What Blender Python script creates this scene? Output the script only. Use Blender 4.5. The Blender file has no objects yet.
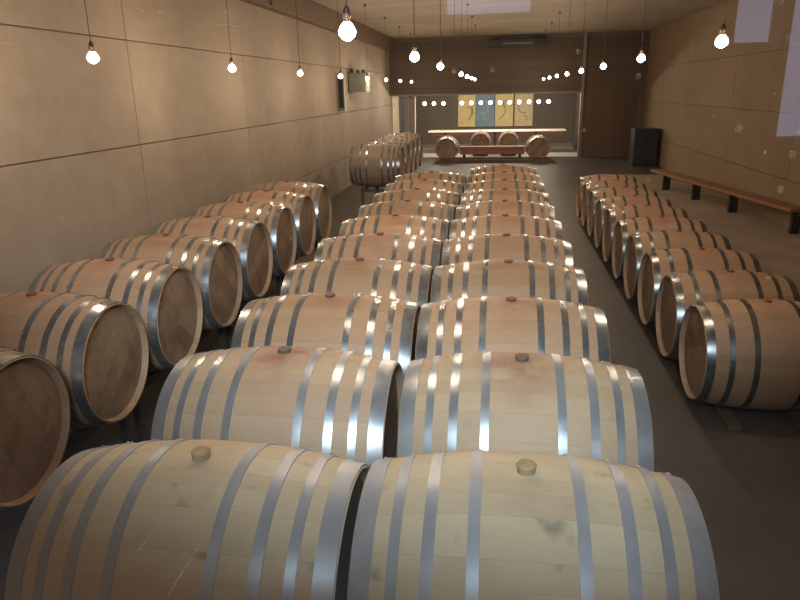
import bpy, bmesh, math, random
from mathutils import Matrix, Vector
random.seed(11)
PI = math.pi
scene = bpy.context.scene
COL = scene.collection

# ------------------------------------------------------------------ render look
scene.view_settings.view_transform = 'Standard'
scene.view_settings.look = 'None'
scene.view_settings.gamma = 1.0
scene.view_settings.use_curve_mapping = False
scene.view_settings.exposure = -0.22

# dimensions of the place (metres, floor at z = 0, hall runs along +Y)
EYE = 2.12
CEIL = 3.65
XL, XR, YB, YF = -3.4, 4.4, 22.0, 0.30

# ------------------------------------------------------------------ materials
def new_mat(name):
    m = bpy.data.materials.new(name); m.use_nodes = True
    nt = m.node_tree; nt.nodes.clear()
    out = nt.nodes.new('ShaderNodeOutputMaterial')
    b = nt.nodes.new('ShaderNodeBsdfPrincipled')
    nt.links.new(b.outputs[0], out.inputs[0])
    return m, nt, b, out

class N:
    """small helper to write node graphs"""
    def __init__(s, nt): s.nt = nt
    def n(s, t, **kw):
        x = s.nt.nodes.new('ShaderNode' + t)
        for k, v in kw.items(): setattr(x, k, v)
        return x
    def l(s, a, b): s.nt.links.new(a, b)
    def put(s, sock, v):
        if hasattr(v, 'is_output') or isinstance(v, bpy.types.NodeSocket): s.l(v, sock)
        else: sock.default_value = v
    def math(s, op, a, b=None, c=None, clamp=False):
        x = s.n('Math', operation=op); x.use_clamp = clamp
        s.put(x.inputs[0], a)
        if b is not None: s.put(x.inputs[1], b)
        if c is not None: s.put(x.inputs[2], c)
        return x.outputs[0]
    def mix(s, f, a, b, mode='MIX'):
        x = s.n('Mix', data_type='RGBA', blend_type=mode)
        s.put(x.inputs[0], f)
        s.put(x.inputs[6], a if isinstance(a, bpy.types.NodeSocket) else (*a, 1))
        s.put(x.inputs[7], b if isinstance(b, bpy.types.NodeSocket) else (*b, 1))
        return x.outputs[2]
    def ramp(s, f, stops):
        x = s.n('ValToRGB'); cr = x.color_ramp
        while len(cr.elements) > 1: cr.elements.remove(cr.elements[-1])
        for i, (p, c) in enumerate(stops):
            e = cr.elements[0] if i == 0 else cr.elements.new(p)
            e.position = p; e.color = (*c, 1) if len(c) == 3 else c
        s.l(f, x.inputs[0]); return x.outputs[0]
    def noise(s, vec, scale, detail=4, rough=.6, scl=(1, 1, 1), loc=None):
        mp = s.n('Mapping'); s.l(vec, mp.inputs[0]); mp.inputs[3].default_value = scl
        if loc is not None: s.l(loc, mp.inputs[1])
        x = s.n('TexNoise'); s.l(mp.outputs[0], x.inputs['Vector'])
        x.inputs['Scale'].default_value = scale; x.inputs['Detail'].default_value = detail
        x.inputs['Roughness'].default_value = rough
        return x.outputs[0]
    def bump(s, h, strength, dist, bsdf):
        x = s.n('Bump'); x.inputs['Strength'].default_value = strength
        x.inputs['Distance'].default_value = dist
        s.l(h, x.inputs['Height']); s.l(x.outputs[0], bsdf.inputs['Normal'])

def simple(name, col, rough=.6, metal=0.0, var=.12, scale=6, scl=(1, 1, 1), bump=0.0, coord='Object'):
    m, nt, b, _ = new_mat(name); g = N(nt)
    tc = g.n('TexCoord').outputs[coord]
    f = g.noise(tc, scale, 5, .6, scl)
    lo = tuple(c * (1 - var) for c in col); hi = tuple(min(1, c * (1 + var)) for c in col)
    c = g.ramp(f, [(.3, lo), (.7, hi)])
    g.l(c, b.inputs['Base Color'])
    b.inputs['Roughness'].default_value = rough; b.inputs['Metallic'].default_value = metal
    if bump: g.bump(f, bump, .01, b)
    return m

def oak_stave_mat(name, tint=1.0, stain=1.0, seam_f=.32, mould=0.0, pal=((.35, .205, .115), (.44, .275, .16), (.52, .35, .215))):
    m, nt, b, _ = new_mat(name); g = N(nt)
    tc = g.n('TexCoord').outputs['Object']
    sx = g.n('SeparateXYZ'); g.l(tc, sx.inputs[0]); X, Y, Z = sx.outputs
    rnd = g.n('ObjectInfo').outputs['Random']
    ang = g.math('ARCTAN2', Y, Z)
    u = g.math('ADD', g.math('MULTIPLY', ang, 30 / (2 * PI)), g.math('ADD', g.math('MULTIPLY', rnd, 7.3), 40))
    # wobble stave widths a little
    u = g.math('ADD', u, g.math('MULTIPLY', g.math('SINE', g.math('MULTIPLY', u, 1.7)), .22))
    idx = g.math('FLOOR', u); fr = g.math('FRACT', u)
    wn = g.n('TexWhiteNoise', noise_dimensions='2D')
    cv = g.n('CombineXYZ'); g.l(idx, cv.inputs[0]); g.l(g.math('MULTIPLY', rnd, 91.7), cv.inputs[1])
    g.l(cv.outputs[0], wn.inputs['Vector'])
    tone = wn.outputs['Value']
    loc = g.n('CombineXYZ'); g.l(g.math('MULTIPLY', rnd, 13.0), loc.inputs[0]); g.l(g.math('MULTIPLY', idx, .37), loc.inputs[1])
    grain = g.noise(tc, 9, 6, .65, (1.2, 16, 16), loc.outputs[0])
    cloud = g.noise(tc, 3.2, 4, .6, (1, 1, 1), loc.outputs[0])
    base = g.ramp(g.math('ADD', g.math('MULTIPLY', tone, .38), g.math('MULTIPLY', grain, .62)),
                  [(.1, pal[0]), (.55, pal[1]), (.95, pal[2])])
    base = g.mix(g.math('MULTIPLY', g.ramp(cloud, [(.35, (0, 0, 0)), (.75, (1, 1, 1))]), .25), base, (.42, .29, .19))
    # wine stain round the bung (a real spill, differs from barrel to barrel)
    d = g.math('SQRT', g.math('ADD', g.math('MULTIPLY', g.math('MULTIPLY', X, X), 1.0), g.math('MULTIPLY', g.math('MULTIPLY', Y, Y), .55)))
    st = g.math('SUBTRACT', 1.0, g.math('DIVIDE', d, .20), clamp=True)
    up = g.math('GREATER_THAN', Z, 0)
    sn = g.noise(tc, 9, 4, .6, (1, 1, 1), loc.outputs[0])
    st = g.math('MULTIPLY', g.math('MULTIPLY', st, up), g.ramp(sn, [(.3, (0, 0, 0)), (.62, (1, 1, 1))]))
    st = g.math('MULTIPLY', st, g.math('MULTIPLY', stain, g.math('ADD', .45, g.math('MULTIPLY', rnd, .6))), clamp=True)
    base = g.mix(st, base, (.33, .13, .085))
    # broad pale-pink wash some barrels carry
    wash = g.math('MULTIPLY', g.math('GREATER_THAN', rnd, .4), g.ramp(cloud, [(.45, (0, 0, 0)), (.7, (.45 * stain,) * 3)]))
    base = g.mix(wash, base, (.50, .29, .20))
    # barrel to barrel tone
    hv = g.n('HueSaturation'); g.l(base, hv.inputs['Color'])
    g.l(g.math('ADD', .84 * tint, g.math('MULTIPLY', rnd, .22)), hv.inputs['Value'])
    base = hv.outputs[0]
    seam = g.math('LESS_THAN', g.math('ABSOLUTE', g.math('SUBTRACT', fr, .5)), .485)
    seam = g.math('SUBTRACT', 1.0, g.math('GREATER_THAN', g.math('ABSOLUTE', g.math('SUBTRACT', fr, .5)), .485))
    base = g.mix(seam, g.mix(seam_f, base, (.16, .10, .06)), base)
    if mould:
        mn = g.noise(tc, 7, 3, .55, (1, 1, 1), loc.outputs[0])
        base = g.mix(g.ramp(mn, [(.62, (0, 0, 0)), (.74, (mould,) * 3)]), base, (.17, .15, .11))
    g.l(base, b.inputs['Base Color'])
    b.inputs['Roughness'].default_value = .55
    b.inputs['Specular IOR Level'].default_value = .35
    g.bump(g.math('ADD', g.math('MULTIPLY', seam, .6), g.math('MULTIPLY', grain, .3)), .25, .004, b)
    return m

def head_mat():
    m, nt, b, _ = new_mat('oak_head'); g = N(nt)
    tc = g.n('TexCoord').outputs['Object']
    sx = g.n('SeparateXYZ'); g.l(tc, sx.inputs[0]); X, Y, Z = sx.outputs
    rnd = g.n('ObjectInfo').outputs['Random']
    ra = g.math('MULTIPLY', rnd, 3.1)
    zz = g.math('ADD', g.math('MULTIPLY', Z, g.math('COSINE', ra)), g.math('MULTIPLY', Y, g.math('SINE', ra)))
    u = g.math('ADD', g.math('MULTIPLY', zz, 9.0), g.math('MULTIPLY', rnd, 5))
    idx = g.math('FLOOR', u); fr = g.math('FRACT', u)
    wn = g.n('TexWhiteNoise', noise_dimensions='2D')
    cv = g.n('CombineXYZ'); g.l(idx, cv.inputs[0]); g.l(g.math('MULTIPLY', rnd, 31.7), cv.inputs[1]); g.l(cv.outputs[0], wn.inputs['Vector'])
    loc = g.n('CombineXYZ'); g.l(g.math('MULTIPLY', rnd, 9.0), loc.inputs[1])
    grain = g.noise(tc, 16, 6, .7, (1, 1, 1), loc.outputs[0])
    cloud = g.noise(tc, 5, 5, .65, (1, 1, 1), loc.outputs[0])
    base = g.ramp(g.math('ADD', g.math('MULTIPLY', wn.outputs['Value'], .4), g.math('MULTIPLY', grain, .6)),
                  [(.2, (.20, .125, .078)), (.8, (.34, .225, .145))])
    base = g.mix(g.ramp(cloud, [(.46, (0, 0, 0)), (.68, (.75, .75, .75))]), base, (.115, .07, .042))
    seam = g.math('LESS_THAN', g.math('ABSOLUTE', g.math('SUBTRACT', fr, .5)), .485)
    base = g.mix(seam, g.mix(.5, base, (.08, .05, .03)), base)
    g.l(base, b.inputs['Base Color']); b.inputs['Roughness'].default_value = .6
    g.bump(g.math('ADD', g.math('MULTIPLY', seam, .6), g.math('MULTIPLY', grain, .3)), .2, .004, b)
    return m

def hoop_mat(name, lo, hi, r0, metal):
    m, nt, b, _ = new_mat(name); g = N(nt)
    tc = g.n('TexCoord').outputs['Object']
    rnd = g.n('ObjectInfo').outputs['Random']
    loc = g.n('CombineXYZ'); g.l(g.math('MULTIPLY', rnd, 17.0), loc.inputs[0])
    f = g.noise(tc, 9, 3, .5, (1, 1, 1), loc.outputs[0])
    g.l(g.ramp(f, [(.3, lo), (.7, hi)]), b.inputs['Base Color'])
    g.l(g.math('ADD', r0, g.math('MULTIPLY', f, .26)), b.inputs['Roughness'])
    b.inputs['Metallic'].default_value = metal
    g.bump(f, .05, .001, b)
    return m

def concrete_mat(name, a, b_, rough=.75, streak=(1, 1, 1), scale=1.3, spec=.3):
    m, nt, b, _ = new_mat(name); g = N(nt)
    tc = g.n('TexCoord').outputs['Object']
    f1 = g.noise(tc, scale, 6, .62, streak)
    f2 = g.noise(tc, scale * 9, 5, .7)
    f = g.math('ADD', g.math('MULTIPLY', f1, .7), g.math('MULTIPLY', f2, .3))
    c = g.ramp(f, [(.32, a), (.68, b_)])
    f3 = g.noise(tc, scale * .8, 3, .5, (1, 1, .35))
    c = g.mix(g.ramp(f3, [(.55, (0, 0, 0)), (.75, (.35, .35, .35))]), c, tuple(x * .72 for x in a))
    g.l(c, b.inputs['Base Color'])
    b.inputs['Roughness'].default_value = rough; b.inputs['Specular IOR Level'].default_value = spec
    g.bump(f2, .15, .006, b)
    return m

def plank_mat(name, lo, hi, axis, width, rough=.55):
    m, nt, b, _ = new_mat(name); g = N(nt)
    tc = g.n('TexCoord').outputs['Object']
    sx = g.n('SeparateXYZ'); g.l(tc, sx.inputs[0])
    u = g.math('DIVIDE', sx.outputs[axis], width)
    idx = g.math('FLOOR', u); fr = g.math('FRACT', u)
    wn = g.n('TexWhiteNoise', noise_dimensions='1D'); g.l(idx, wn.inputs['W'])
    gr = g.noise(tc, 3, 5, .65, {0: (14, 14, 1), 1: (14, 14, 1), 2: (1, 14, 14)}[axis])
    c = g.ramp(g.math('ADD', g.math('MULTIPLY', wn.outputs['Value'], .55), g.math('MULTIPLY', gr, .45)), [(.15, lo), (.85, hi)])
    seam = g.math('LESS_THAN', g.math('ABSOLUTE', g.math('SUBTRACT', fr, .5)), .485)
    c = g.mix(seam, tuple(x * .35 for x in lo), c)
    g.l(c, b.inputs['Base Color']); b.inputs['Roughness'].default_value = rough
    g.bump(seam, .4, .005, b)
    return m

M = {}
M['stave'] = oak_stave_mat('oak_staves')
M['stave_daylit'] = oak_stave_mat('oak_staves_daylit', 1.1, .3, .16, .6, ((.55, .43, .27), (.66, .545, .36), (.74, .63, .44)))  # front row: cream cast of the daylight put into the oak colour
M['stave_mid'] = oak_stave_mat('oak_staves_mid', 1.0, 1.7, .2, .25, ((.42, .28, .17), (.51, .355, .22), (.58, .42, .27)))  # second row: in-between copy with part of that daylight in the colour
M['stave_hazed'] = oak_stave_mat('oak_staves_hazed', 1.0, .5, .3, 0.0, ((.29, .22, .165), (.36, .285, .215), (.43, .35, .27)))  # distant haze put into the colour: greyer copy of the hall oak
M['head'] = head_mat()
M['hoop'] = hoop_mat('galvanised_hoop', (.31, .325, .34), (.45, .47, .50), .15, .85)
M['hoop_dark'] = hoop_mat('galvanised_hoop_dark', (.17, .175, .175), (.28, .29, .30), .16, .88)
M['hoop_mid'] = hoop_mat('galvanised_hoop_duller', (.40, .415, .44), (.52, .54, .57), .20, .7)  # second row: lighter copy, some reflected daylight in the base colour
M['hoop_matt'] = hoop_mat('galvanised_hoop_matt', (.40, .41, .44), (.50, .515, .55), .30, .35)  # front row: matt, with reflected daylight put into a lighter base colour
M['bung'] = simple('bung_wood', (.44, .32, .17), .6, 0, .2, 30)
M['bung_dark'] = simple('bung_darkened', (.15, .10, .065), .6, 0, .2, 30)
M['bung_red'] = simple('bung_stained', (.20, .07, .045), .6, 0, .2, 30)
M['wall'] = concrete_mat('wall_concrete', (.29, .225, .165), (.45, .37, .29), .72, (1, .5, 1), .55)
M['wallr'] = concrete_mat('wall_concrete_dimmed_brown', (.20, .135, .08), (.29, .205, .125), .75, (1, .5, 1), .8)  # brown concrete, darkened in colour for the dimmer light far from the bulbs
M['joint'] = simple('joint_shadow_gap', (.22, .17, .12), .9)
M['floor'] = concrete_mat('floor_concrete', (.058, .045, .035), (.112, .09, .07), .5, (1, 1, 1), .8, .4)
M['floor_side'] = concrete_mat('side_floor_concrete', (.27, .215, .16), (.40, .33, .25), .8, (1, 1, 1), 1.5, .3)
M['ceil'] = concrete_mat('ceiling_concrete', (.33, .28, .22), (.46, .39, .31), .8, (1, 3, 1), .5)
M['beam'] = simple('dark_timber_beam', (.16, .10, .06), .6, 0, .25, 3, (1, 12, 12))
M['brown'] = plank_mat('brown_cladding', (.085, .045, .025), (.16, .09, .05), 0, .32)
M['brownup'] = plank_mat('brown_fascia_boards', (.075, .048, .030), (.135, .088, .056), 2, .27)
M['alu'] = simple('frame_metal', (.22, .195, .17), .5, .3)
M['black'] = simple('black_paint', (.018, .017, .017), .45)
M['dark'] = simple('dark_steel', (.045, .042, .04), .45, .6)
M['rack'] = simple('rack_steel', (.09, .085, .08), .5, .6)
M['timber'] = simple('skid_timber', (.13, .085, .05), .7, 0, .25, 4, (1, 14, 14))
M['bench'] = simple('bench_oak', (.27, .135, .065), .6, 0, .2, 4, (1, 12, 12))
M['inner'] = simple('tasting_room_wall', (.12, .10, .08), .7, 0, .12, 1.2)
M['innerfloor'] = concrete_mat('tasting_room_floor', (.50, .46, .40), (.62, .58, .50), .35, (1, 1, 1), .8, .5)
M['white'] = simple('white_table_top', (.88, .84, .76), .35, 0, .04)
M['redwood'] = simple('red_brown_wood', (.28, .12, .07), .5, 0, .2, 4, (1, 12, 12))
M['plinth'] = simple('dark_plinth_wood', (.07, .04, .028), .6, 0, .2, 4)
M['yellow'] = simple('banner_ochre', (.66, .54, .27), .8, 0, .12, 3)
M['yellow2'] = simple('banner_sand', (.62, .50, .32), .8, 0, .14, 3)
M['blue'] = simple('banner_blue', (.19, .28, .38), .8, 0, .2, 3)
M['ink'] = simple('banner_ink', (.36, .29, .15), .8)
M['ink2'] = simple('banner_ink_green', (.30, .40, .30), .8)
M['curtain'] = simple('curtain_cloth', (.50, .45, .41), .85, 0, .1, 5, (6, 6, .3))
M['curtain2'] = simple('curtain_cloth_blue', (.38, .41, .44), .85, 0, .1, 5, (6, 6, .3))
M['greenbox'] = simple('grey_green_metal', (.24, .25, .19), .5, .2)
M['cord'] = simple('cord_rubber', (.06, .05, .04), .6)
M['brass'] = simple('lamp_socket', (.10, .07, .05), .4, .5)
M['gallery'] = simple('gallery_plaster', (.10, .085, .07), .85)

def bulb_mat(name, col, strength):
    m = bpy.data.materials.new(name); m.use_nodes = True; nt = m.node_tree; nt.nodes.clear(); g = N(nt)
    out = g.n('OutputMaterial'); e = g.n('Emission'); t = g.n('BsdfTransparent'); a = g.n('AddShader')
    e.inputs[0].default_value = (*col, 1); e.inputs[1].default_value = strength
    g.l(e.outputs[0], a.inputs[0]); g.l(t.outputs[0], a.inputs[1]); g.l(a.outputs[0], out.inputs[0])
    return m
M['bulb'] = bulb_mat('glowing_bulb', (1.0, .88, .70), 14)
M['globe'] = bulb_mat('glowing_globe', (1.0, .93, .86), 7)
M['deadbulb'] = simple('unlit_bulb_glass', (.30, .27, .22), .15)

def pane_mat():
    m = bpy.data.materials.new('window_glass'); m.use_nodes = True; nt = m.node_tree; nt.nodes.clear(); g = N(nt)
    out = g.n('OutputMaterial'); gl = g.n('BsdfGlossy'); t = g.n('BsdfTransparent'); mx = g.n('MixShader')
    gl.inputs['Roughness'].default_value = .015; gl.inputs[0].default_value = (.9, .93, 1, 1)
    t.inputs[0].default_value = (.97, .985, .97, 1)
    fr = g.n('Fresnel'); fr.inputs[0].default_value = 1.5
    g.l(g.math('MULTIPLY', fr.outputs[0], 1.8, clamp=True), mx.inputs[0]); g.l(t.outputs[0], mx.inputs[1]); g.l(gl.outputs[0], mx.inputs[2])
    g.l(mx.outputs[0], out.inputs[0]); return m
M['glass'] = pane_mat()
def pane_marks_mat():
    m = bpy.data.materials.new('water_spots_and_reflections'); m.use_nodes = True; nt = m.node_tree; nt.nodes.clear(); g = N(nt)
    out = g.n('OutputMaterial'); d = g.n('BsdfTranslucent'); t = g.n('BsdfTransparent'); mx = g.n('MixShader')
    d.inputs[0].default_value = (.9, .85, .8, 1); mx.inputs[0].default_value = .22
    g.l(t.outputs[0], mx.inputs[1]); g.l(d.outputs[0], mx.inputs[2]); g.l(mx.outputs[0], out.inputs[0]); return m
M['pane_marks'] = pane_marks_mat()  # shared by the water spots and the painted reflection streaks

# ------------------------------------------------------------------ mesh helpers
def mk(name, bm, mat, parent=None, smooth=False, loc=None):
    me = bpy.data.meshes.new(name)
    bmesh.ops.recalc_face_normals(bm, faces=bm.faces)
    bm.to_mesh(me); bm.free()
    for m in (mat if isinstance(mat, (list, tuple)) else [mat]): me.materials.append(m)
    if smooth:
        for p in me.polygons: p.use_smooth = True
        try: me.set_sharp_from_angle(angle=math.radians(38))
        except Exception: pass
    o = bpy.data.objects.new(name, me); COL.objects.link(o)
    if parent is not None: o.parent = parent
    if loc is not None: o.location = loc
    return o

def box(bm, x0, x1, y0, y1, z0, z1, bevel=0.0, mi=0):
    r = bmesh.ops.create_cube(bm, size=1.0)
    vs = r['verts']
    for v in vs:
        v.co = Vector((x0 + (v.co.x + .5) * (x1 - x0), y0 + (v.co.y + .5) * (y1 - y0), z0 + (v.co.z + .5) * (z1 - z0)))
    fs = {f for v in vs for f in v.link_faces}
    for f in fs: f.material_index = mi
    if bevel:
        es = list({e for v in vs for e in v.link_edges})
        bmesh.ops.bevel(bm, geom=es, offset=bevel, segments=2, affect='EDGES', profile=.7)
    return vs

def lathe(bm, prof, segs=48, axis='X', c=(0, 0, 0), closed=False):
    """prof: list of (along, radius); spun about the axis"""
    rings = []
    for a, r in prof:
        ring = []
        for i in range(segs):
            t = 2 * PI * i / segs
            p = {'X': (a, r * math.cos(t), r * math.sin(t)), 'Y': (r * math.cos(t), a, r * math.sin(t)), 'Z': (r * math.cos(t), r * math.sin(t), a)}[axis]
            ring.append(bm.verts.new((p[0] + c[0], p[1] + c[1], p[2] + c[2])))
        rings.append(ring)
    pairs = list(zip(rings[:-1], rings[1:]))
    if closed: pairs.append((rings[-1], rings[0]))
    for A, B in pairs:
        for i in range(segs):
            j = (i + 1) % segs
            bm.faces.new((A[i], A[j], B[j], B[i]))
    return rings

def cap(bm, ring):
    bm.faces.new(ring)

def empty(name, loc=(0, 0, 0), rz=0.0, label=None, cat=None, group=None):
    o = bpy.data.objects.new(name, None); COL.objects.link(o)
    o.location = loc; o.rotation_euler = (0, 0, rz); o.empty_display_size = .1
    tag(o, label, cat, group); return o

def tag(o, label=None, cat=None, group=None, kind=None):
    if label: o['label'] = label
    if cat: o['category'] = cat
    if group: o['group'] = group
    if kind: o['kind'] = kind
    return o

def copy_tree(o, parent=None):
    c = o.copy(); COL.objects.link(c)
    if parent is not None: c.parent = parent
    for ch in list(o.children): copy_tree(ch, c)
    return c

# ------------------------------------------------------------------ the barrel
HL, RM, RE = .435, .369, .318
BULGE = RM - RE
def rad(x): return RM - BULGE * (abs(x) / HL) ** 2.1

HOOPS8 = ((.406, .052), (.326, .028), (.241, .031), (.131, .030))
HOOPS6 = ((.405, .050), (.285, .032), (.145, .034))
def make_barrel(bung_mat, stave_mat, tall, hoop, hoops=HOOPS8):
    root = empty('wine_barrel')
    bm = bmesh.new()
    n = 22
    prof = [(HL - .035, RE - .017), (HL - .010, RE - .012), (HL, RE - .007), (HL, RE - .003)]
    xs = [HL - .006 - (2 * HL - .012) * i / n for i in range(n + 1)]
    prof = prof + [(x, rad(x)) for x in xs] + [(-HL, RE - .003), (-HL, RE - .007), (-HL + .010, RE - .012), (-HL + .035, RE - .017)]
    rings = lathe(bm, prof, 64)
    st = mk('staves', bm, stave_mat, root, True)
    for s in (-1, 1):
        bm = bmesh.new()
        r = lathe(bm, [(s * (HL - .034), RE - .015), (s * (HL - .050), RE - .015)], 48)
        cap(bm, r[0]); cap(bm, r[1])
        mk('barrel_head', bm, M['head'], root)
    for s in (-1, 1):
        for c, w in hoops:
            bm = bmesh.new()
            a, b = s * (c - w / 2), s * (c + w / 2); t = .0035
            pts = [a + (b - a) * k / 4 for k in range(5)]
            pr = [(p, rad(p) + t) for p in pts] + [(p, rad(p) - .002) for p in reversed(pts)]
            lathe(bm, pr, 64, closed=True)
            # rivets at the lap of the hoop
            for q in (-.012, .012):
                v = bmesh.ops.create_icosphere(bm, subdivisions=1, radius=.006)['verts']
                aa = .55
                for vv in v:
                    vv.co = vv.co + Vector((s * c, math.sin(aa + q / rad(c)) * (rad(c) + t), math.cos(aa + q / rad(c)) * (rad(c) + t)))
            mk('hoop', bm, hoop, root, True)
    bm = bmesh.new()
    r = lathe(bm, [(RM - .012, .024), (RM + .004, .0245), (RM + tall, .027), (RM + tall + .004, .024)], 20, 'Z')
    cap(bm, r[0]); cap(bm, r[-1])
    mk('bung', bm, bung_mat, root, True)
    return root

barrel_a = make_barrel(M['bung'], M['stave_daylit'], .020, M['hoop_matt'])
barrel_b = make_barrel(M['bung_red'], M['stave'], .007, M['hoop'])
barrel_e = make_barrel(M['bung_red'], M['stave'], .005, M['hoop_dark'], HOOPS6)
barrel_d = make_barrel(M['bung_red'], M['stave_hazed'], .007, M['hoop'])
barrel_c = make_barrel(M['bung_dark'], M['stave_mid'], .012, M['hoop_mid'])
barrel_used = {'a': False, 'b': False, 'c': False, 'd': False, 'e': False}
def place_barrel(x, y, z, rz, label, group, kind='a', jit=True, roll=0.0):
    src = {'a': barrel_a, 'b': barrel_b, 'c': barrel_c, 'd': barrel_d, 'e': barrel_e}[kind]
    if barrel_used[kind]: o = copy_tree(src)
    else: o = src; barrel_used[kind] = True
    if jit: rz += random.uniform(-.004, .004)
    o.location = (x, y, z); o.rotation_euler = (roll, 0, rz)
    tag(o, label, 'barrel', group)
    return o

ORD = ['nearest', 'second', 'third', 'fourth', 'fifth', 'sixth', 'seventh', 'eighth', 'ninth', 'tenth', 'farthest']
def ordn(k, n): return 'farthest' if k == n - 1 else ORD[k]

# centre block, two columns side by side
ZC = EYE - .97 - RM                    # barrel axis height of the raised rows
R_Y = [1.587, 2.362, 3.105, 3.85, 4.60, 5.36, 6.10, 6.845, 7.585, 8.33, 9.07]
L_Y = [1.562, 2.345, 3.105, 3.85, 4.595, 5.34, 6.09, 6.845, 7.595, 8.34]
R_X = [.096, .110, .084, .080, .078, .078, .080, .084, .088, .092, .088]
L_X = [-.800, -.808, -.806, -.804, -.804, -.804, -.804, -.804, -.804, -.80]
for k, (x, y) in enumerate(zip(R_X, R_Y)):
    lab = 'oak barrel with grey hoops, right column of centre block, %s from camera' % ordn(k, 11)
    if k == 10: lab = 'farthest oak barrel in the right column of the centre block, alone in its row'
    if k == 0: lab = 'daylit pale oak barrel with grey hoops and round bung in the bottom right foreground'
    if k == 1: lab = 'oak barrel with reddish stain by its bung, right behind the bottom right barrel'
    place_barrel(x, y, ZC, 0, lab, 'barrels in the right column of the centre block', 'a' if k < 1 else ('c' if k < 2 else 'b'), k > 1)
for k, (x, y) in enumerate(zip(L_X, L_Y)):
    lab = 'oak barrel with grey hoops, left column of centre block, %s from camera' % ordn(k, 10)
    if k == 0: lab = 'daylit pale oak barrel with dull grey hoops and round bung in the bottom left foreground'
    if k == 1: lab = 'oak barrel with bright glinting hoops, right behind the bottom left foreground barrel'
    place_barrel(x, y, ZC, 0, lab, 'barrels in the left column of the centre block', 'a' if k < 1 else ('c' if k < 2 else 'b'), k > 1, -.04 if k == 1 else 0)

# row along the left wall, heads towards the aisle
for k in range(8):
    lab = 'oak barrel of the left wall row, brown head to the aisle, %s from camera' % ordn(k, 8)
    if k == 0: lab = 'oak barrel cut by the left picture edge, only its dark round head showing'
    place_barrel(-1.98 - HL, 2.32 + .757 * k, EYE - 1.36, 0, lab, 'barrels along the left wall', 'b')
# row further back on the left, past the gap
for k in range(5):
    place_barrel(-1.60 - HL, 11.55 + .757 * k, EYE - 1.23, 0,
                 'haze-greyed oak barrel in the distant left row beyond the gap, %s from camera' % ordn(k, 5), 'barrels in the distant left row', 'd')
# row on the right, low on the floor
RY0 = 4.45
RZ = RM + .022
for k in range(10):
    lab = 'oak barrel in the low right-hand row, head to the aisle, %s from camera' % ordn(k, 10)
    if k == 0: lab = 'nearest oak barrel of the low right-hand row, cut off by the picture edge'
    place_barrel(1.335 + HL, RY0 + .757 * k, RZ, 0, lab, 'barrels in the low right-hand row', 'e')

# ------------------------------------------------------------------ racks under the raised rows
def make_rack(h, n=2, sp=.757):
    root = empty('barrel_rack')
    L = sp * n - .10
    for sx in (-.22, .22):
        for sy in (-1, 1):
            bm = bmesh.new(); box(bm, sx - .022, sx + .022, sy * (L / 2 - .03) - .022, sy * (L / 2 - .03) + .022, 0.008, h - .045, .004)
            mk('post', bm, M['rack'], root)
            bm = bmesh.new(); box(bm, sx - .05, sx + .05, sy * (L / 2 - .03) - .05, sy * (L / 2 - .03) + .05, 0, .008)
            mk('foot_plate', bm, M['rack'], root)
        bm = bmesh.new(); box(bm, sx - .025, sx + .025, -L / 2, L / 2, h - .045, h, .004)
        mk('side_rail', bm, M['rack'], root)
    for sy in (-1, 1):
        bm = bmesh.new(); box(bm, -.195, .195, sy * (L / 2 - .03) - .018, sy * (L / 2 - .03) + .018, h - .04, h - .004, .004)
        mk('cross_bar', bm, M['rack'], root)
    # wooden wedges that keep the barrels from rolling
    for i in range(n):
        yc = (i - (n - 1) / 2) * sp
        for s in (-1, 1):
            for sx in (-.22, .22):
                bm = bmesh.new()
                y0, y1 = yc + s * .13, yc + s * .21
                vs = [bm.verts.new(p) for p in ((sx - .03, y0, h), (sx + .03, y0, h), (sx + .03, y1, h), (sx - .03, y1, h), (sx - .03, y1, h + .040), (sx + .03, y1, h + .040))]
                for f in ((0, 1, 2, 3), (3, 2, 5, 4), (0, 4, 5, 1), (0, 3, 4), (1, 5, 2)): bm.faces.new([vs[q] for q in f])
                mk('wedge', bm, M['timber'], root)
    return root
def rack_row(cx, ys, h, where, group):
    proto, single, k, i, nn = None, None, 0, 0, (len(ys) + 1) // 2
    while i < len(ys):
        if i + 1 < len(ys):
            y = (ys[i] + ys[i + 1]) / 2; i += 2
            o = make_rack(h, 2, ys[i - 1] - ys[i - 2])
        else:
            y = ys[i]; i += 1; o = make_rack(h, 1)
        o.location = (cx, y, 0)
        tag(o, 'dark steel rack under the barrels of the %s, %s from camera' % (where, ordn(k, nn)), 'rack', group)
        k += 1
rack_row(.08, R_Y, ZC - rad(.19) - .005, "centre block's right column", 'racks under the right column')
rack_row(-.80, L_Y, ZC - rad(.19) - .005, "centre block's left column", 'racks under the left column')
rack_row(-1.98 - HL, [2.32 + .757 * k for k in range(8)], EYE - 1.36 - rad(.19) - .005, 'left wall row', 'racks under the left wall row')
rack_row(-1.60 - HL, [11.55 + .757 * k for k in range(5)], EYE - 1.23 - rad(.19) - .005, 'distant left row', 'racks under the distant left row')
for sx, side in ((-.22, 'aisle'), (.22, 'wall')):
    bm = bmesh.new(); box(bm, 1.77 + sx - .04, 1.77 + sx + .04, RY0 - .35, RY0 + 9 * .757 + .35, 0, RZ - rad(.18) - .005, .004)
    tag(mk('timber_skid', bm, M['timber']), 'long dark timber on the floor under the right-hand barrel row, on its %s side' % side, 'timber', 'timbers under the right-hand row')

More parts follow.
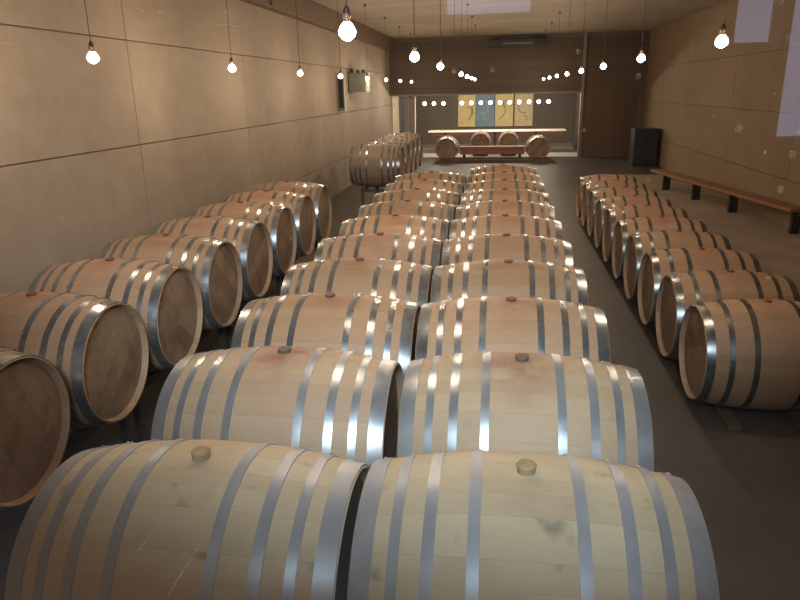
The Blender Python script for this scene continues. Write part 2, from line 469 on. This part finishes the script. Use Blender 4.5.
# ------------------------------------------------------------------ hanging bulbs
BZ = EYE + .23
def make_bulb(lit=True):
    root = empty('hanging_bulb')
    bm = bmesh.new(); lathe(bm, [(.095, .003), (CEIL - BZ - .03, .003)], 8, 'Z'); mk('cord', bm, M['cord'], root)
    bm = bmesh.new(); r = lathe(bm, [(CEIL - BZ - .035, .015), (CEIL - BZ - .001, .03)], 16, 'Z'); cap(bm, r[0]); cap(bm, r[1]); mk('ceiling_rose', bm, M['cord'], root)
    bm = bmesh.new(); r = lathe(bm, [(.034, .016), (.065, .017), (.085, .012), (.096, .005)], 16, 'Z'); cap(bm, r[0]); cap(bm, r[-1]); mk('socket', bm, M['brass'], root)
    bm = bmesh.new()
    prof = [(.036, .013), (.027, .021), (.015, .030), (0, .0355), (-.015, .033), (-.028, .021), (-.035, .007)]
    r = lathe(bm, prof, 20, 'Z'); cap(bm, r[0]); cap(bm, r[-1])
    mk('bulb', bm, M['bulb'] if lit else M['deadbulb'], root, True)
    if lit:
        ld = bpy.data.lights.new('bulb_light', 'POINT'); ld.energy = BULB_W; ld.color = (1.0, .76, .54); ld.shadow_soft_size = .04
        lo = bpy.data.objects.new('bulb_light', ld); COL.objects.link(lo); lo.parent = root
    return root
BULB_W = 26
PIT = 2.36 * .97
bulb0 = make_bulb(); first = True
strings = [(-2.485, 4.09, 8, 'left'), (-.608, 2.84, 7, 'middle'), (1.26, 4.32, 8, 'right')]
for x, y0, n, nm in strings:
    idxs = range(n) if nm != 'middle' else [0, 1, 2, 4, 5, 6, 7]
    idxs = list(idxs)
    for q, k in enumerate(idxs):
        if first: o = bulb0; first = False
        else: o = copy_tree(bulb0)
        yy = y0 + k * PIT
        if nm == 'middle' and k > 3: yy = y0 + k * PIT * .955
        o.location = (x, yy, BZ)
        tag(o, 'bare glowing bulb on a black cord, %s string of bulbs, %s from camera' % (nm, ordn(q, len(idxs))), 'hanging light', 'bulbs of the %s string' % nm)
dead = make_bulb(False); dead.location = (-.608, 2.84 + 3 * PIT, BZ)
tag(dead, 'unlit bulb on a black cord in the gap of the middle string', 'hanging light')

# ------------------------------------------------------------------ room shell
def struct(name, bm, mat, **kw):
    o = mk(name, bm, mat, **kw); o['kind'] = 'structure'; return o

bm = bmesh.new(); box(bm, XL - .3, 2.75, YF, YB, -.2, 0); box(bm, 2.75, XR + .3, 17.5, YB, -.2, 0); struct('floor', bm, M['floor'])
bm = bmesh.new(); box(bm, 2.75, XR + .3, YF, 17.5, -.2, 0); struct('floor_side', bm, M['floor_side'])

def panel_wall(name, xin, sgn, ys, zs, mat):
    """precast panels with open joints in front of a dark backing; xin = inner face, sgn = outward"""
    bm = bmesh.new()
    x0, x1 = sorted((xin + sgn * .03, xin + sgn * .25)); box(bm, x0, x1, YF - .2, YB + 5, -.2, CEIL + .2, mi=1)
    g = .005
    for i in range(len(ys) - 1):
        for j in range(len(zs) - 1):
            a, b = sorted((xin, xin + sgn * .035))
            box(bm, a, b, ys[i] + g, ys[i + 1] - g, zs[j] + (g if j else 0), zs[j + 1] - g, .003)
    # tie holes near the joints
    return struct(name, bm, [mat, M['joint']])
ZJ = [0, .69, 1.67, 2.61, CEIL + .15]
panel_wall('wall_left', XL, -1, [YF - .2, 3.23, 6.18, 9.13, 12.08, 15.03, 17.98, YB + 5], ZJ, M['wall'])
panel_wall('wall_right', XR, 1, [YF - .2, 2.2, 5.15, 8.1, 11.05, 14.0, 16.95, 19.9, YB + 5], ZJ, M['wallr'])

# ceiling of cross planks with shallow gaps
bm = bmesh.new(); box(bm, XL - .3, XR + .3, YF - .2, YB, CEIL + .03, CEIL + .25, mi=1)
y = YF - .2
while y < YB - .01:
    y2 = min(y + .62, YB); box(bm, XL - .25, XR + .25, y + .006, y2 - .006, CEIL, CEIL + .05, .006); y = y2
struct('ceiling', bm, [M['ceil'], M['joint']])
bm = bmesh.new(); box(bm, XL, XL + .16, YF, YB, EYE + 1.17, CEIL - .002, .01)
for yy in (5, 10, 15, 20): box(bm, XL + .16, XL + .19, yy, yy + .05, EYE + 1.19, CEIL - .01)
struct('trim_1', bm, M['beam'])

# back wall with the wide opening to the tasting room
OPX0, OPX1, OPZ = -3.38, 2.50, 1.94
bm = bmesh.new(); box(bm, XL - .2, XR + .2, YB, YB + .18, OPZ + .05, CEIL + .2)
struct('wall_back', bm, M['brownup'])
bm = bmesh.new(); box(bm, OPX1 + .09, XR + .2, YB - .02, YB + .18, 0, OPZ + .05)
struct('wall_back_side', bm, M['brown'])
bm = bmesh.new()
box(bm, OPX1, OPX1 + .09, YB - .09, YB + .1, 0, CEIL, .008)
box(bm, XL, OPX1, YB - .045, YB + .08, OPZ, OPZ + .05, .005)
struct('trim_2', bm, M['alu'])
bm = bmesh.new(); box(bm, XL, OPX1, YB - .04, YB + .06, -.02, .025, .005); struct('trim_3', bm, M['alu'])
# tasting room behind it
YT = 26.2
bm = bmesh.new(); box(bm, XL - .2, XR + .2, YB, YT + .2, -.2, -.001); struct('floor_tasting_room', bm, M['innerfloor'])
bm = bmesh.new(); box(bm, XL - .2, XR + .2, YT, YT + .2, 0, CEIL); struct('wall_tasting_room', bm, M['inner'])
bm = bmesh.new(); box(bm, XL - .2, XR + .2, YB + .18, YT + .2, 2.75, 2.95); struct('ceiling_tasting_room', bm, M['inner'])
bm = bmesh.new(); box(bm, 2.75, 2.9, YB + .18, YT, 0, 2.75); struct('wall_tasting_room_right', bm, M['inner'])
bm = bmesh.new(); box(bm, XL + .001, OPX1 + .25, YT - .02, YT - .001, 0, .12); struct('baseboard_back', bm, M['alu'])

# curtains at the left of the opening
def curtain(x0, x1, yc, mat, label, ph):
    bm = bmesh.new(); nx, nz = 60, 14; top, bot = 1.925, .04
    g = []
    for j in range(nz + 1):
        row = []
        for i in range(nx + 1):
            u = i / nx; w = j / nz
            row.append(bm.verts.new((x0 + u * (x1 - x0) + .01 * math.sin(w * 3 + ph), yc + .045 * math.sin(u * 2 * PI * 4 + ph + .5 * w) * (0.5 + .5 * w), top + (bot - top) * w)))
        g.append(row)
    for j in range(nz):
        for i in range(nx): bm.faces.new((g[j][i], g[j][i + 1], g[j + 1][i + 1], g[j + 1][i]))
    o = mk('curtain', bm, mat, None, True)
    md = o.modifiers.new('thickness', 'SOLIDIFY'); md.thickness = .006
    tag(o, label, 'curtain')
    return o
curtain(-3.20, -2.97, 22.45, M['curtain2'], 'bluish grey curtain hanging beside the left wall at the far opening', 0)
curtain(-2.92, -2.66, 22.50, M['curtain'], 'pale beige curtain right of the bluish one at the far opening', 1.3)

# banners on the tasting room's rear wall
def banner(x0, x1, mat, design, label):
    root = empty('wall_banner', ((x0 + x1) / 2, YT - .03, 0), 0, label, 'banner', 'banners on the far wall')
    w = (x1 - x0) / 2; z0, z1 = EYE - 1.37, EYE - .10
    bm = bmesh.new(); box(bm, -w, w, -.006, .006, z0, z1); mk('cloth', bm, mat, root)
    bm = bmesh.new(); lathe(bm, [(-w - .01, .015), (w + .01, .015)], 10, 'X', (0, 0, z1)); mk('hanging_rod', bm, M['dark'], root)
    bm = bmesh.new(); lathe(bm, [(-w - .005, .010), (w + .005, .010)], 10, 'X', (0, 0, z0)); mk('weight_rod', bm, M['dark'], root)
    bm = bmesh.new()
    def arc(cx, cz, r, a0, a1, t=.022, n=24):
        prev = None
        for i in range(n + 1):
            a = a0 + (a1 - a0) * i / n
            p = [bm.verts.new((cx + (r + s) * math.cos(a), yy, cz + (r + s) * math.sin(a))) for s, yy in ((-t, -.0062), (t, -.0062), (t, -.010), (-t, -.010))]
            if prev:
                for q in range(4): bm.faces.new((prev[q], prev[(q + 1) % 4], p[(q + 1) % 4], p[q]))
            else: bm.faces.new(p)
            prev = p
        bm.faces.new(prev)
    cz = (z0 + z1) / 2
    if design == 0: arc(-.42, cz, .62, -.7, .6); arc(.05, cz - .1, .18, -1.2, 1.9)
    if design == 1: arc(-.1, cz + .1, .22, -2.2, 1.2); arc(.1, cz - .25, .16, 1.2, 4.2)
    if design == 2: arc(-.36, cz, .40, -1.15, 1.15); arc(.12, cz + .15, .15, 0, 4.0)
    if design == 3: arc(0, cz + .05, .20, .3, 5.2); arc(.02, cz - .35, .1, -1, 2)
    mk('printed_curve', bm, M['ink2'] if design == 1 else M['ink'], root)
    return root
banner(-1.48, -.83, M['yellow'], 0, 'ochre yellow banner, leftmost of four on the far wall')
banner(-.81, -.13, M['blue'], 1, 'blue banner between two yellow banners on the far wall')
banner(-.10, .56, M['yellow'], 2, 'ochre yellow banner just right of the blue one')
banner(.62, 1.28, M['yellow2'], 3, 'sand coloured banner, rightmost of four on the far wall')

# row of globe pendants
def make_globe():
    root = empty('globe_pendant')
    top = 2.75 - (EYE - .44)
    bm = bmesh.new(); lathe(bm, [(.06, .0025), (top - .02, .0025)], 8, 'Z'); mk('cord', bm, M['cord'], root)
    bm = bmesh.new(); r = lathe(bm, [(.052, .02), (.085, .02)], 12, 'Z'); cap(bm, r[0]); cap(bm, r[1]); mk('socket', bm, M['brass'], root)
    bm = bmesh.new(); r = lathe(bm, [(top - .03, .03), (top, .04)], 12, 'Z'); cap(bm, r[0]); cap(bm, r[1]); mk('ceiling_rose', bm, M['cord'], root)
    bm = bmesh.new(); bmesh.ops.create_icosphere(bm, subdivisions=3, radius=.06); mk('globe', bm, M['globe'], root, True)
    ld = bpy.data.lights.new('globe_light', 'POINT'); ld.energy = 24; ld.color = (1.0, .85, .68); ld.shadow_soft_size = .05
    lo = bpy.data.objects.new('globe_light', ld); COL.objects.link(lo); lo.parent = root
    return root
g0 = make_globe()
gx = [-2.41, -2.10, -1.785] + [-1.178 + .31 * i for i in range(10)]
GN = ['leftmost of the three on the left', 'middle of the three on the left', 'rightmost of the three on the left']
TEN = ['leftmost', 'second from left', 'third from left', 'fourth from left', 'fifth from left', 'fifth from right', 'fourth from right', 'third from right', 'second from right', 'rightmost']
for i, x in enumerate(gx):
    o = g0 if i == 0 else copy_tree(g0)
    o.location = (x, 23.0, EYE - .44)
    tag(o, 'small white globe pendant in the tasting room, ' + (GN[i] if i < 3 else TEN[i - 3] + ' of the ten'), 'pendant light', 'globe pendants in the tasting room')

# table, stage and the four upright-facing barrels
t = empty('tasting_table', (-.04, 23.8, 0), 0, 'long white topped table behind the four round barrel heads', 'table')
bm = bmesh.new(); box(bm, -2.31, 2.30, -.35, .35, .72, .765, .006); mk('tabletop', bm, M['white'], t)
for sx in (-1.72, -.04, 1.32):
    for sy in (-.27, .27):
        bm = bmesh.new(); box(bm, sx - .035, sx + .035, sy - .035, sy + .035, 0, .72, .004); mk('leg', bm, M['dark'], t)
bm = bmesh.new(); box(bm, -2.2, 2.2, -.27, -.24, .60, .72); mk('apron', bm, M['redwood'], t)

pl = empty('low_step', (-.08, 20.85, 0), 0, 'low dark trapezoid step on the floor in front of the big end barrels', 'step')
bm = bmesh.new()
vs = [bm.verts.new(p) for p in ((-1.80, -.55, 0), (1.80, -.55, 0), (1.80, .10, 0), (-1.80, .10, 0), (-1.64, -.42, .10), (1.64, -.42, .10), (1.64, .08, .10), (-1.64, .08, .10))]
for f in ((0, 1, 2, 3), (4, 5, 6, 7), (0, 1, 5, 4), (1, 2, 6, 5), (2, 3, 7, 6), (3, 0, 4, 7)): bm.faces.new([vs[q] for q in f])
mk('deck', bm, M['plinth'], pl)
for s in (-1, 1):
    bm = bmesh.new(); box(bm, s * 1.72 - .09, s * 1.72 + .09, -.60, -.15, 0.0, .03, .004); mk('foot', bm, M['plinth'], pl)

sb = empty('stage_bench', (-.155, 21.2, 0), 0, 'long red-brown wooden bench between the two big end barrels', 'bench')
bm = bmesh.new(); box(bm, -.99, .99, -.2, .2, .37, .43, .006); mk('seat', bm, M['redwood'], sb)
bm = bmesh.new(); box(bm, -.97, .97, -.17, -.14, .20, .37, .004); mk('front_rail', bm, M['redwood'], sb)
for s in (-1, 1):
    bm = bmesh.new(); box(bm, s * .85 - .04, s * .85 + .04, -.13, .16, 0, .37, .005); mk('leg', bm, M['plinth'], sb)

def upright(x, y, z, label, sc=1.0):
    o = copy_tree(barrel_b); o.location = (x, y, z); o.rotation_euler = (0, 0, PI / 2); o.scale = (1, sc, sc)
    tag(o, label, 'barrel', 'barrels facing the hall by the white table')
upright(-1.55, 21.42, RM + .005, 'big barrel at the left end of the red-brown bench, round head facing the hall')
upright(1.24, 21.42, RM + .005, 'big barrel at the right end of the red-brown bench, round head facing the hall')
upright(-.54, 22.90, .44, 'barrel under the blue banner, round head facing the hall', .92)
upright(.37, 22.90, .44, 'barrel right of the one under the blue banner, round head facing the hall', .92)
for x, nm in ((-.54, 'the barrel under the blue banner'), (.37, 'the barrel right of the one under the blue banner')):
    bm = bmesh.new()
    for s in (-.24, .24):
        box(bm, x - .25, x + .25, 22.90 + s - .03, 22.90 + s + .03, 0, .44 - .92 * rad(.20) - .008 , .004)
        for q in (-1, 1):
            v = [bm.verts.new(p) for p in ((x + q * .12, 22.90 + s - .03, .10), (x + q * .24, 22.90 + s - .03, .10), (x + q * .24, 22.90 + s - .03, .175), (x + q * .12, 22.90 + s + .03, .10), (x + q * .24, 22.90 + s + .03, .10), (x + q * .24, 22.90 + s + .03, .175))]
            for f in ((0, 1, 2), (3, 4, 5), (0, 1, 4, 3), (1, 2, 5, 4), (0, 2, 5, 3)): bm.faces.new([v[w] for w in f])
    tag(mk('barrel_cradle', bm, M['plinth']), 'dark wooden cradle under ' + nm, 'cradle')

# ------------------------------------------------------------------ bench along the right wall
import itertools
legs = [(4.22, 10.35), (3.93, 12.13), (3.65, 13.49), (3.43, 14.83)]
dirv = (Vector((legs[3][0], legs[3][1], 0)) - Vector((legs[0][0], legs[0][1], 0))).normalized()
ang = math.atan2(dirv.y, dirv.x)
b = empty('wall_bench', (legs[0][0], legs[0][1], 0), ang, 'long orange-brown wooden bench on black block legs by the right wall', 'bench')
Lb = (Vector(legs[3] + (0,)) - Vector(legs[0] + (0,))).length
bm = bmesh.new(); box(bm, -.12, Lb + .45, -.24, .06, .335, .385, .008); mk('seat', bm, M['bench'], b)
bm = bmesh.new(); box(bm, -.05, Lb + .4, -.16, -.12, .27, .335, .004); mk('stretcher', bm, M['bench'], b)
for lx, ly in legs:
    s = (Vector((lx, ly, 0)) - Vector(legs[0] + (0,))).dot(dirv)
    bm = bmesh.new(); box(bm, s - .03, s + .03, -.20, -.05, 0, .335, .006); mk('leg', bm, M['black'], b)

# cabinet by the far right corner
cb = empty('floor_cabinet', (4.0, 19.3, 0), 0, 'black cabinet standing on the floor in the far right corner', 'cabinet')
bm = bmesh.new(); box(bm, -.33, .31, 0, .55, .05, 1.0, .012); mk('body', bm, M['dark'], cb)
bm = bmesh.new(); box(bm, -.31, .29, .03, .57, 0, .05); mk('plinth_base', bm, M['black'], cb)
for s in (0, 1):
    bm = bmesh.new(); box(bm, -.325 + s * .315, -.015 + s * .315, -.018, 0, .09, .96, .006); d = mk('cabinet_door', bm, M['black'], cb)
    bm = bmesh.new(); box(bm, -.05 + s * .05, -.035 + s * .05, -.04, -.018, .45, .62, .003); mk('door_handle', bm, M['dark'], d)

# ventilation unit and duct on the left wall
hu = empty('wall_heater', (XL, 15.9, 0), 0, 'grey-green metal box fixed high on the left wall', 'heater')
bm = bmesh.new(); box(bm, .02, .42, -.2, .3, EYE - .02, EYE + .38, .012); mk('housing', bm, M['greenbox'], hu)
bm = bmesh.new(); box(bm, 0, .46, -.22, .32, EYE + .38, EYE + .40, .004); mk('top_plate', bm, M['alu'], hu)
bm = bmesh.new()
for q in (.05, .18, .31): box(bm, q, q + .06, -.1, .1, EYE + .40, EYE + .47 + .03 * math.sin(q * 20), .006)
mk('pipe_fitting', bm, M['dark'], hu)
bm = bmesh.new()
for q in range(7): box(bm, .06, .38, -.212, -.2, EYE + .03 + q * .045, EYE + .05 + q * .045)
mk('grille', bm, M['greenbox'], hu)
tg = empty('wall_duct', (XL, 14.75, 0), 0, 'narrow dark vertical box on the left wall beside the grey-green one', 'duct')
bm = bmesh.new(); box(bm, 0, .14, -.08, .08, EYE - .40, EYE + .36, .01); mk('casing', bm, M['greenbox'], tg)
bm = bmesh.new(); box(bm, .02, .12, -.088, -.08, EYE - .34, EYE + .30, .003); mk('cover', bm, M['dark'], tg)

# air unit high on the back wall
ac = empty('air_unit', (.55, YB - .28, 0), 0, 'long dark air unit under the ceiling on the far wall', 'air conditioner')
bm = bmesh.new(); box(bm, -.85, .85, 0, .27, CEIL - .34, CEIL - .12, .02); mk('housing', bm, M['dark'], ac)
bm = bmesh.new(); box(bm, -.45, .45, -.015, 0, CEIL - .27, CEIL - .23, .004); mk('louvre', bm, M['alu'], ac)
bm = bmesh.new(); box(bm, -.5, .5, .1, .2, CEIL - .12, CEIL, .004); mk('mounting_bracket', bm, M['dark'], ac)

# ------------------------------------------------------------------ the viewing window the picture is taken through
WX0, WX1, WZ0, WZ1 = -1.25, .46, 1.55, 3.25  # unseen right edge drawn in so the jamb shades the right side
bm = bmesh.new()
box(bm, XL - .25, WX0, YF - .2, YF, -.2, CEIL + .2); box(bm, WX1, XR + .25, YF - .2, YF, -.2, CEIL + .2)
box(bm, WX0, WX1, YF - .2, YF, -.2, WZ0); box(bm, WX0, WX1, YF - .2, YF, WZ1, CEIL + .2)
struct('wall_front', bm, M['wall'])
w1 = empty('window_1', (0, YF - .04, 0)); w1['kind'] = 'structure'
bm = bmesh.new(); vs = [bm.verts.new(p) for p in ((WX0, 0, WZ0), (WX1, 0, WZ0), (WX1, 0, WZ1), (WX0, 0, WZ1))]; bm.faces.new(vs)
mk('window_pane', bm, M['glass'], w1)
bm = bmesh.new()
box(bm, WX0, WX1, -.03, .03, WZ0, WZ0 + .05); box(bm, WX0, WX1, -.03, .03, WZ1 - .05, WZ1)
box(bm, WX0, WX0 + .05, -.03, .03, WZ0 + .05, WZ1 - .05); box(bm, WX1 - .05, WX1, -.03, .03, WZ0 + .05, WZ1 - .05)
mk('window_frame', bm, M['dark'], w1)
REFL_STREAKS = [((-0.1421, 2.1531), (-0.135, 2.1507), 0.0005), ((-0.1262, 2.1497), (-0.1325, 2.1517), 0.0004), ((-0.1131, 2.1507), (-0.0966, 2.1487), 0.0003), ((-0.1085, 2.1456), (-0.0971, 2.1442), 0.0004), ((-0.199, 2.1418), (-0.1817, 2.1401), 0.0003), ((-0.2017, 2.1292), (-0.1875, 2.1285), 0.0003), ((-0.1925, 2.0686), (-0.1811, 2.0717), 0.0004), ((-0.1253, 2.0824), (-0.1142, 2.0849), 0.0003), ((-0.1419, 2.1488), (-0.1278, 2.1466), 0.0003), ((-0.1378, 1.9133), (-0.1656, 1.8696), 0.0005), ((-0.1551, 1.9252), (-0.1769, 1.8981), 0.0004), ((-0.1209, 1.9535), (-0.1415, 1.9262), 0.0003)]  # pale strokes painted on the pane for reflections seen in it
rs = random.Random(5)
bm = bmesh.new()
for i in range(60):
    if i < 42: px, pz = .02 + .20 * rs.random() ** .8, EYE - .055 + .085 * rs.random()
    else: px, pz = rs.uniform(-.22, .25), EYE + rs.uniform(-.12, .035)
    r = rs.choice((.0006, .0008, .001, .0012, .0014)); n = 14
    vs = [bm.verts.new((px + r * math.cos(2 * PI * q / n), .003, pz + r * 1.05 * math.sin(2 * PI * q / n))) for q in range(n)]
    bm.faces.new(vs)
for (x0, z0), (x1, z1), w in REFL_STREAKS:
    d = Vector((x1 - x0, 0, z1 - z0)).normalized(); p = Vector((-d.z, 0, d.x)) * w
    a, c = Vector((x0, .003, z0)), Vector((x1, .003, z1))
    vs = [bm.verts.new(q) for q in (a, (a * .7 + c * .3) + p, (a * .3 + c * .7) + p, c, (a * .3 + c * .7) - p, (a * .7 + c * .3) - p)]
    bm.faces.new(vs)
o = mk('pane_spots_and_reflections', bm, M['pane_marks'], w1); o['kind'] = 'stuff'
# unseen viewing gallery, added behind it; rear-wall openings shaped for reflections in the pane
GZ = .60
GY = YF - 3.3
bm = bmesh.new(); box(bm, XL, XR, GY - .2, YF - .2, GZ - .2, GZ); struct('floor_gallery', bm, M['gallery'])
bm = bmesh.new(); box(bm, XL, XR, GY - .2, YF - .2, CEIL + .3, CEIL + .5); struct('ceiling_gallery', bm, M['gallery'])
for s, x in ((-1, XL), (1, XR)):
    bm = bmesh.new(); a, c = sorted((x, x + s * .2)); box(bm, a, c, GY - .2, YF - .2, GZ, CEIL + .5); struct('wall_gallery_' + ('left' if s < 0 else 'right'), bm, M['gallery'])
bm = bmesh.new()
def gbox(x0, x1, z0, z1): box(bm, x0, x1, GY - .2, GY, z0, z1)
T = CEIL + .5; e = EYE
gbox(XL, -.27, GZ, T); gbox(-.27, .15, GZ, e + .345); gbox(.15, 1.08, GZ, T)
gbox(1.08, 1.30, GZ, e + .18); gbox(1.30, 1.325, GZ, T); gbox(1.325, 2.9, GZ, e - .26); gbox(2.9, XR, GZ, T)
gbox(-.27, .15, e + 1.35, T); gbox(1.08, 1.30, e + 1.35, T); gbox(1.325, 2.9, e + 1.35, T)
struct('wall_gallery_rear', bm, M['gallery'])

# cool daylight: sky through the gallery openings, plus an added area lamp indoors
W = bpy.data.worlds.new('overcast_sky'); scene.world = W; W.use_nodes = True
nt = W.node_tree; nt.nodes.clear(); g = N(nt)
out = g.n('OutputWorld'); bg = g.n('Background')
bg.inputs[0].default_value = (.62, .66, .95, 1); bg.inputs[1].default_value = 2.5
g.l(bg.outputs[0], out.inputs[0])
ld = bpy.data.lights.new('daylight_fill_lamp', 'AREA'); ld.shape = 'RECTANGLE'; ld.size = .8; ld.size_y = .7
ld.energy = 330; ld.color = (.68, .85, 1.0)
lo = bpy.data.objects.new('daylight_fill_lamp', ld); COL.objects.link(lo)
lo.location = (.1, -1.1, EYE + 1.25)
lo.rotation_euler = (Vector((-.2, 1.9, 1.0)) - Vector(lo.location)).to_track_quat('-Z', 'Y').to_euler()

# ------------------------------------------------------------------ camera
cd = bpy.data.cameras.new('camera'); cam = bpy.data.objects.new('camera', cd); COL.objects.link(cam)
cd.sensor_width = 36; cd.lens = 30.13; cd.clip_start = .01; cd.clip_end = 200
Rm = Matrix(((0.9901, -0.0227, 0.1384), (0.1388, 0.2986, -0.9442), (-0.0199, 0.9541, 0.2988)))
cam.matrix_world = Matrix.Translation((0, 0, EYE)) @ Rm.to_4x4()
scene.camera = cam
scene.cycles.max_bounces = 8
scene.cycles.transparent_max_bounces = 16
